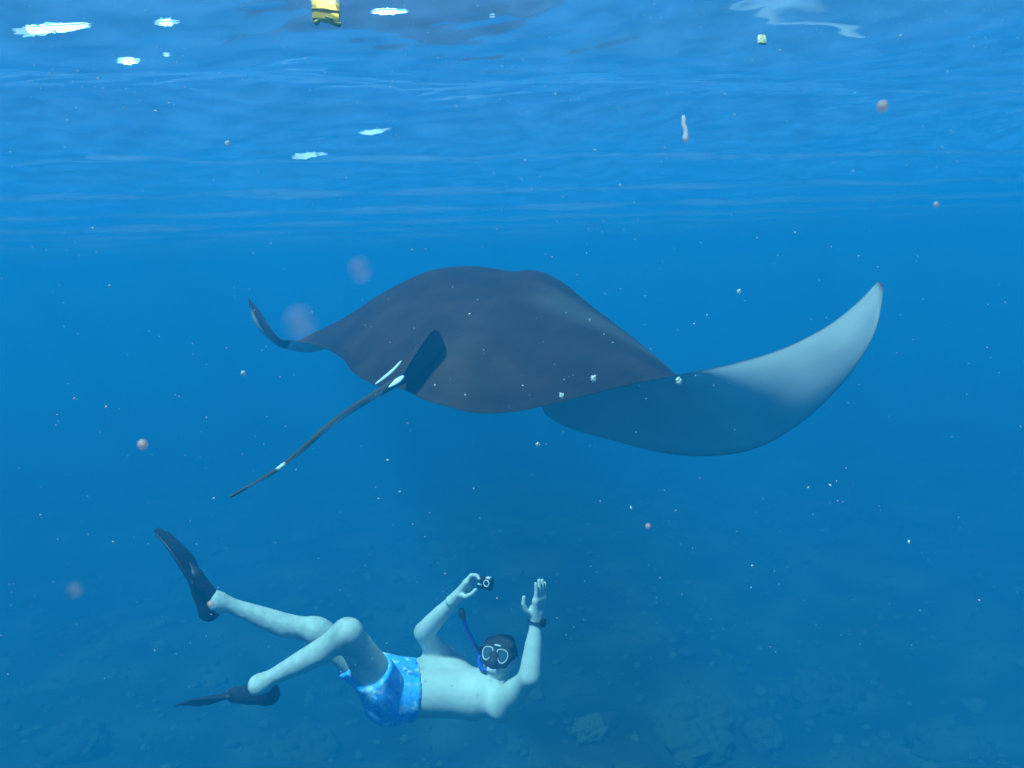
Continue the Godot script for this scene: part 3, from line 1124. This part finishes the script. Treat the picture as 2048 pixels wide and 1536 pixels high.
func mask(o: Node3D, root_at: Vector3, head_c: Vector3, hb: Basis) -> void:
	var hp := func(x: float, y: float, z: float) -> Vector3: return head_c + hb * Vector3(x, y, z)
	var rubber := mat(lin(0.014, 0.014, 0.018), 0.75)
	var kb := Buf.new()
	nets(kb, sized([
		[hp.call(-0.050, 0.044, 0.074), hp.call(0.050, 0.044, 0.074), 0.020, 0.020],
		[hp.call(-0.066, 0.020, 0.062), hp.call(-0.050, -0.018, 0.074), 0.022, 0.018],
		[hp.call(0.066, 0.020, 0.062), hp.call(0.050, -0.018, 0.074), 0.022, 0.018],
		[hp.call(-0.035, 0.014, 0.072), hp.call(0.035, 0.014, 0.072), 0.026, 0.026],
		[hp.call(0, 0.03, 0.092), hp.call(0, -0.028, 0.106), 0.019, 0.022],
		[hp.call(-0.045, -0.022, 0.076), hp.call(0.0, -0.036, 0.090), 0.014, 0.016],
		[hp.call(0.045, -0.022, 0.076), hp.call(0.0, -0.036, 0.090), 0.014, 0.016],
	]), 170.0, 0.005)
	var mk := obj("diving_mask", kb.mesh(root_at), rubber, o)
	var glass := mat(Color(0.35, 0.55, 0.6, 0.25), 0.05)
	glass.transparency = BaseMaterial3D.TRANSPARENCY_ALPHA
	var silver := mat(lin(0.50, 0.52, 0.54), 0.45)
	for s in [-1.0, 1.0]:
		# outline of a lens: wide at the outer top, pulled in beside the nose
		var out := []
		for q in [[0.010, 0.026], [0.016, 0.042], [0.038, 0.046], [0.060, 0.038], [0.066, 0.016], [0.056, -0.010], [0.040, -0.018], [0.026, -0.010], [0.016, 0.010]]:
			out.append(hp.call(s * q[0], q[1], 0.110 - 0.28 * q[0]))
		var loop := spline(out + [out[0]], 4)
		loop.pop_back()
		var fb := Buf.new()
		tube(fb, loop, [0.0028], 8, 1.0, hb.z, true)
		var fr := obj("lens_frame", fb.mesh(root_at), silver, mk)
		var gb := Buf.new()
		var mid := Vector3.ZERO
		for p in loop: mid += p
		mid /= loop.size()
		var c := gb.add(mid + hb.z * 0.002)
		for p in loop: gb.add(p)
		for k in loop.size():
			gb.tri(c, 1 + k, 1 + (k + 1) % loop.size())
		gb.smooth()
		if gb.n[0].dot(hb.z) < 0.0:
			gb.flip()
			gb.smooth()
		obj("lens", gb.mesh(root_at), glass, fr)
	var bar := Buf.new()
	box(bar, hp.call(0.004, 0.061, 0.094), Vector3(0.034, 0.009, 0.006), hb, 0.002)
	obj("mask_highlight", bar.mesh(root_at), silver, mk)  # silver bar shaped as the highlight along the mask top
	# strap round the back of the head
	var st := Buf.new()
	var pts := []
	for k in 25:
		var a := PI * (-0.12 + 1.24 * k / 24.0)
		pts.append(hp.call(-cos(a) * 0.090, 0.026, 0.028 - sin(a) * 0.122 + 0.03))
	tube(st, pts, [0.013], 8, 0.25, hb.z)
	obj("strap", st.mesh(root_at), rubber, mk)
	for s in [-1.0, 1.0]:
		var cb := Buf.new()
		box(cb, hp.call(s * 0.080, 0.022, 0.052), Vector3(0.012, 0.022, 0.024), hb, 0.003)
		obj("buckle", cb.mesh(root_at), silver, mk)


func swim_fin(o: Node3D, root_at: Vector3, heel: Vector3, ankle: Vector3, toe: Vector3, mid: Vector3, tip: Vector3, tilt: float, label: String) -> void:
	var face := (cam_basis.z.cross(tip - toe).normalized() + cam_basis.z * tilt).normalized()
	var dark := mat(lin(0.016, 0.015, 0.020), 0.55)
	var pb := Buf.new()
	nets(pb, [[heel, heel.lerp(ankle, 0.5), 0.036, 0.036], [heel, heel.lerp(toe, 0.6), 0.037, 0.036, "sole"], [heel.lerp(toe, 0.6), toe, 0.036, 0.024, "sole"], [ankle.lerp(heel, 0.3), toe, 0.040, 0.022], [toe, toe.lerp(mid, 0.5), 0.022, 0.012]], 110.0, 0.007)
	var f := obj("swim_fin", pb.mesh(root_at), dark, o)
	tag(f, label)
	# blade: widening sheet with two side rails
	var bb := Buf.new()
	var line := spline([toe.lerp(heel, 0.15), toe, mid, tip], 8)
	var n := line.size()
	var grid := []
	for s in [1.0, -1.0]:
		var v0 := bb.v.size()
		for k in n:
			var t := float(k) / (n - 1)
			var d: Vector3 = (line[mini(k + 1, n - 1)] - line[maxi(k - 1, 0)]).normalized()
			var side := d.cross(face).normalized()
			var nn := side.cross(d).normalized()
			var wide := lerpf(0.042, 0.080, smoothstep(0.0, 0.8, t))
			for j in 9:
				var q := j / 4.0 - 1.0
				var notch := 0.035 * t * t * (1.0 - absf(absf(q) - 0.55))
				bb.add(line[k] + side * q * wide + d * (notch - 0.03 * t * absf(q)) + nn * (s * (0.004 * (1.0 - t) + 0.0022) + 0.012 * q * q * t + 0.003 * cos(q * PI * 3.0)))
		for k in n - 1:
			for j in 8:
				var a := v0 + k * 9 + j
				if s > 0: bb.quad(a, a + 1, a + 10, a + 9)
				else: bb.quad(a, a + 9, a + 10, a + 1)
		grid.append(v0)
	for k in n - 1:
		for j in [0, 8]:
			var a: int = grid[0] + k * 9 + j
			var c: int = grid[1] + k * 9 + j
			bb.quad(a, a + 9, c + 9, c)
	for j in 8:
		var a: int = grid[0] + (n - 1) * 9 + j
		var c: int = grid[1] + (n - 1) * 9 + j
		bb.quad(a, a + 1, c + 1, c)
	bb.smooth()
	obj("blade", bb.mesh(root_at), dark, f)
	for s in [-1.0, 1.0]:
		var rb := Buf.new()
		var rail := []
		for k in n:
			var t := float(k) / (n - 1)
			var d: Vector3 = (line[mini(k + 1, n - 1)] - line[maxi(k - 1, 0)]).normalized()
			var side := d.cross(face).normalized()
			rail.append(line[k] + side * s * lerpf(0.042, 0.080, smoothstep(0.0, 0.8, t)) - d * 0.03 * t + side.cross(d).normalized() * 0.012 * t)
		var radii := []
		for k in n: radii.append(lerpf(0.011, 0.004, float(k) / (n - 1)))
		tube(rb, rail, radii, 8)
		obj("rail", rb.mesh(root_at), dark, f)


func action_camera() -> void:
	var where := at(971, 1166, 3.40)
	var o := thing("action_camera", "small black action camera with silver trim held up in the diver's right hand", "camera", where)
	var fr := Basis(cam_basis.x, cam_basis.y, cam_basis.z).rotated(cam_basis.y, -0.5).rotated(cam_basis.z, -0.12)
	var black := mat(lin(0.014, 0.014, 0.016), 0.4)
	var silver := mat(lin(0.72, 0.74, 0.76), 0.3)
	var b := Buf.new()
	box(b, Vector3.ZERO, Vector3(0.066, 0.050, 0.032), fr, 0.006)
	obj("camera_case", b.mesh(), black, o)
	var lb := Buf.new()
	var lc: Vector3 = fr * Vector3(0.014, 0.004, 0.016)
	var pts := []
	for k in 20:
		pts.append(lc + fr * Vector3(cos(TAU * k / 20) * 0.0125, sin(TAU * k / 20) * 0.0125, 0.002))
	tube(lb, pts, [0.0026], 8, 1.0, fr.z, true)
	var ring := obj("lens_ring", lb.mesh(), silver, o)
	var gb := Buf.new()
	ball(gb, lc, Vector3(0.0115, 0.0115, 0.005), fr, 8, 14)
	obj("lens", gb.mesh(), mat(lin(0.02, 0.03, 0.05), 0.08), ring)
	var wb := Buf.new()
	box(wb, fr * Vector3(0.014, 0.0245, 0.004), Vector3(0.020, 0.010, 0.018), fr, 0.003)
	obj("shutter_button", wb.mesh(), silver, o)
	var sb := Buf.new()
	box(sb, fr * Vector3(-0.018, -0.006, 0.0165), Vector3(0.018, 0.008, 0.003), fr, 0.001)
	obj("screen", sb.mesh(), silver, o)


# ---------------------------------------------------------------- on the surface
func on_surface(px: float, py: float) -> Vector3:
	var dir := at(px, py, 1.0) - EYE
	var t := -EYE.y / dir.y
	for it in 8:
		var p := EYE + dir * t
		t = (wave(p.x, p.z, n_wave, n_ripple) - EYE.y) / dir.y
	return EYE + dir * t


func surface_bits() -> void:
	# white translucent sheets added to stand in for sun glints
	var glint := mat(lin(0.86, 0.88, 0.88), 0.7)
	glint.backlight_enabled = true
	glint.backlight = Color(1, 1, 1)
	for q in glint_spots:
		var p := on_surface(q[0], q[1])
		var half_w := glint_size(q, p).x
		var half_d := glint_size(q, p).y
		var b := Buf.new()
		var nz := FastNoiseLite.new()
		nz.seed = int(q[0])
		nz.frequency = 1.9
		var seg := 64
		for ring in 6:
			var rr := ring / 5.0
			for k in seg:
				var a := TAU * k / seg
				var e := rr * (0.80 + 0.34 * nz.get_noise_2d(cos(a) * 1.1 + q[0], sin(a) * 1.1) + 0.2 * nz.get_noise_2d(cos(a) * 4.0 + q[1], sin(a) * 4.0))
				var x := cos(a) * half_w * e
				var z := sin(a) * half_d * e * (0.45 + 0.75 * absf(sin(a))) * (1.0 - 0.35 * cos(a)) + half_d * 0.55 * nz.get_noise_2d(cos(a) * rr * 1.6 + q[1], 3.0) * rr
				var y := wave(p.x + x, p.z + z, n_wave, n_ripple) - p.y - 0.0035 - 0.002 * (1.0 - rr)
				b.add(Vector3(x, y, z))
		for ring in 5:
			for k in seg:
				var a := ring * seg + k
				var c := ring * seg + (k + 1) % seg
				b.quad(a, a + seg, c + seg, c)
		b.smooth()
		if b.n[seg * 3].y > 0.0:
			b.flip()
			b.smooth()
		var o := obj("glint_patch", b.mesh(), glint)
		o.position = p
		tag(o, q[4], "glint", "added sun glints on the surface")
	# yellow float hanging at the surface
	var fp := on_surface(652, 12)
	var o := thing("yellow_float", "small yellow float with ribbed top bobbing at the surface", "float", fp)
	var yellow := mat(lin(0.85, 0.40, 0.012), 0.5)
	yellow.backlight_enabled = true
	yellow.backlight = Color(0.45, 0.45, 0.45)
	var orange := mat(lin(0.72, 0.30, 0.04), 0.55)
	var fd := (fp - EYE).dot(-cam_basis.z)
	var u := fd / F
	var fr := cam_basis.rotated(Vector3.UP, 0.25)
	var b1 := Buf.new()
	box(b1, fr * Vector3(0, -13, 0) * u, Vector3(54, 38, 16) * u, fr.rotated(cam_basis.z, -0.06), 3.0 * u)
	box(b1, fr * Vector3(18, -33, 0) * u, Vector3(22, 10, 13) * u, fr.rotated(cam_basis.z, -0.35), 3.0 * u)
	box(b1, fr * Vector3(-19, -34, 0) * u, Vector3(12, 9, 13) * u, fr.rotated(cam_basis.z, 0.5), 3.0 * u)
	obj("float_body", b1.mesh(), yellow, o)
	for k in 1:
		var b2 := Buf.new()
		tube(b2, [fr * Vector3(-29, -11 - k * 7.0, 8) * u, fr * Vector3(-2, -10 - k * 7.0, 9) * u, fr * Vector3(27, -12 - k * 8.0, 8) * u], [0.003, 0.0036, 0.003], 8)
		obj("rib", b2.mesh(), yellow, o)
	var b3 := Buf.new()
	box(b3, fr * Vector3(5, -27, 8) * u, Vector3(0.026, 0.009, 0.006), fr.rotated(cam_basis.z, -0.3), 0.003)
	obj("patch", b3.mesh(), orange, o)
	# a greenish yellow scrap
	var gp := on_surface(1524, 70)
	var u2 := (gp - EYE).dot(-cam_basis.z) / F
	var b4 := Buf.new()
	box(b4, Vector3.ZERO, Vector3(19 * u2, 19 * u2, 8 * u2), cam_basis.rotated(Vector3.UP, 0.3), 2.5 * u2)
	var g := obj("floating_scrap", b4.mesh(), mat(lin(0.80, 0.52, 0.16), 0.5))
	g.position = gp - Vector3(0, 9 * u2, 0)
	tag(g, "tiny square yellow green scrap floating at the surface on the right", "debris")


# ---------------------------------------------------------------- drifting specks
func plankton() -> void:
	var pale := mat(lin(0.85, 0.72, 0.68, 0.6), 0.8)
	pale.transparency = BaseMaterial3D.TRANSPARENCY_ALPHA
	var pink := mat(lin(0.98, 0.50, 0.44, 0.16), 0.8)
	pink.transparency = BaseMaterial3D.TRANSPARENCY_ALPHA
	var faint := mat(lin(0.95, 0.38, 0.34, 0.02), 0.9)
	faint.transparency = BaseMaterial3D.TRANSPARENCY_ALPHA
	# the ones that stand out: x, y, radius in pixels, distance, look, label
	var big := [
		[1765, 213, 13, 0.7, 1, "round pink out-of-focus speck in the upper right water"],
		[285, 889, 11, 0.7, 1, "pinkish out-of-focus speck left of the manta's tail tip"],
		[600, 645, 38, 0.6, 2, "faint pink out-of-focus speck over the manta's left wing"],
		[1357, 762, 8, 1.6, 0, "pale speck in front of the manta's right wing fold"],
		[1187, 757, 7, 1.4, 0, "pale speck before the manta's trailing edge, upper of two"],
		[1123, 791, 6, 1.4, 0, "pale speck before the manta's trailing edge, lower of two"],
		[1872, 409, 6, 1.2, 1, "small pinkish speck near the right edge above the wing tip"],
		[487, 747, 6, 1.6, 0, "pinkish white speck left of the manta below its wing"],
		[1296, 1052, 6, 1.2, 1, "pinkish speck in open water below the right wing"],
		[1075, 889, 5, 1.8, 0, "pale speck below the middle of the manta"],
		[1478, 583, 5, 1.8, 0, "pale speck above the manta's right wing"],
		[455, 287, 6, 1.5, 0, "pinkish speck under the surface at upper left"],
		[421, 1208, 7, 1.2, 1, "pink speck in front of the diver's raised fin"],
		[150, 1180, 18, 0.6, 2, "faint reddish blur at the lower left"],
		[720, 540, 28, 0.6, 2, "faint reddish blur above the manta's back"],
	]
	for q in big:
		var b := Buf.new()
		var r: float = q[2] / F * q[3] * (0.75 if q[4] == 0 else 1.0)
		if q[4] == 0:
			ball(b, Vector3.ZERO, Vector3(r, r * 1.1, r), Basis(), 12, 18, 1.0, int(q[0]))
		else:
			for k in 6:      # nested clear shells imitate the blur of a near, out-of-focus speck
				var e := r * (1.0 - 0.15 * k)
				ball(b, Vector3.ZERO, Vector3(e, e * 1.05, e), Basis(), 16, 24, 0.0, int(q[0]) + k)
		var o := obj("plankton", b.mesh(), [pale, pink, faint][q[4]])
		o.position = at(q[0], q[1], q[3])
		tag(o, q[5], "plankton", "larger specks drifting in the water")
	# one long drifting salp
	var sb := Buf.new()
	var c := at(1370, 258, 1.1)
	var pts := []
	var rad := []
	for q in [[1366, 231, 2.5], [1368, 238, 5.0], [1367, 248, 4.6], [1371, 258, 5.2], [1372, 267, 4.8], [1371, 274, 6.5], [1372, 280, 6.0], [1372, 285, 3.0]]:
		pts.append(at(q[0], q[1], 1.1) - c)
		rad.append(q[2] / F * 1.1)
	tube(sb, pts, rad, 10)
	var salp_skin := mat(lin(0.95, 0.62, 0.56, 0.6), 0.8)
	salp_skin.transparency = BaseMaterial3D.TRANSPARENCY_ALPHA
	var s := obj("salp", sb.mesh(), salp_skin)
	s.position = c
	tag(s, "long pinkish segmented salp hanging upright below the surface", "plankton")
	# small specks that can still be pointed at
	var proto_b := Buf.new()
	ball(proto_b, Vector3.ZERO, Vector3.ONE, Basis(), 6, 8, 1.2, 3)
	var proto_m := proto_b.mesh()
	var small := [[150, 797], [212, 814], [155, 142], [197, 157], [250, 217], [310, 222], [338, 206], [135, 240], [1110, 188], [1450, 188], [1560, 102], [1800, 72], [1895, 143], [1902, 263], [1710, 185], [1468, 230], [1330, 296], [1050, 320], [1706, 342], [1717, 512], [1590, 465], [1388, 648], [1414, 631], [1240, 370], [1190, 300], [968, 700], [940, 628], [220, 571], [185, 456], [870, 770], [1045, 771], [1272, 865], [1352, 1021], [1616, 975], [1660, 970], [1504, 1131], [1818, 1083], [1958, 1200], [800, 983], [757, 997], [775, 920], [428, 996], [994, 1196], [890, 1147], [1262, 1015], [930, 790], [1180, 640], [1208, 668], [1225, 685]]
	for q in small:
		var d := rng.randf_range(1.0, 2.2)
		var o := obj("plankton_speck", proto_m, pale)
		o.position = at(q[0], q[1], d)
		o.scale = Vector3(1.0, rng.randf_range(0.6, 1.5), 0.8) * rng.randf_range(1.4, 2.6) / F * d
		o.rotation = Vector3(rng.randf() * 3.0, rng.randf() * 3.0, 0)
		tag(o, "tiny pale plankton speck drifting in the blue water", "plankton", "small pale specks in the water")
	# and the dust too fine to count
	var mm := MultiMesh.new()
	mm.transform_format = MultiMesh.TRANSFORM_3D
	mm.mesh = proto_m
	var count := 900
	mm.instance_count = count
	for k in count:
		var d := 0.9 + 2.4 * sqrt(rng.randf())
		var p := Vector3(rng.randf_range(-0.8, 0.8) * d, EYE.y + rng.randf_range(-0.52, 0.48) * d, -d)
		p.y = minf(p.y, -0.15)
		var r := rng.randf_range(0.0004, 0.0013) * (0.5 + 0.4 * d)
		mm.set_instance_transform(k, Transform3D(Basis().scaled(Vector3(r, r, r)), p))
	var mi := MultiMeshInstance3D.new()
	mi.name = "fine_plankton"
	mi.multimesh = mm
	mi.material_override = pale
	add_child(mi)
	tag(mi, "fine pale dust of plankton suspended through the water", "plankton", "", "stuff")
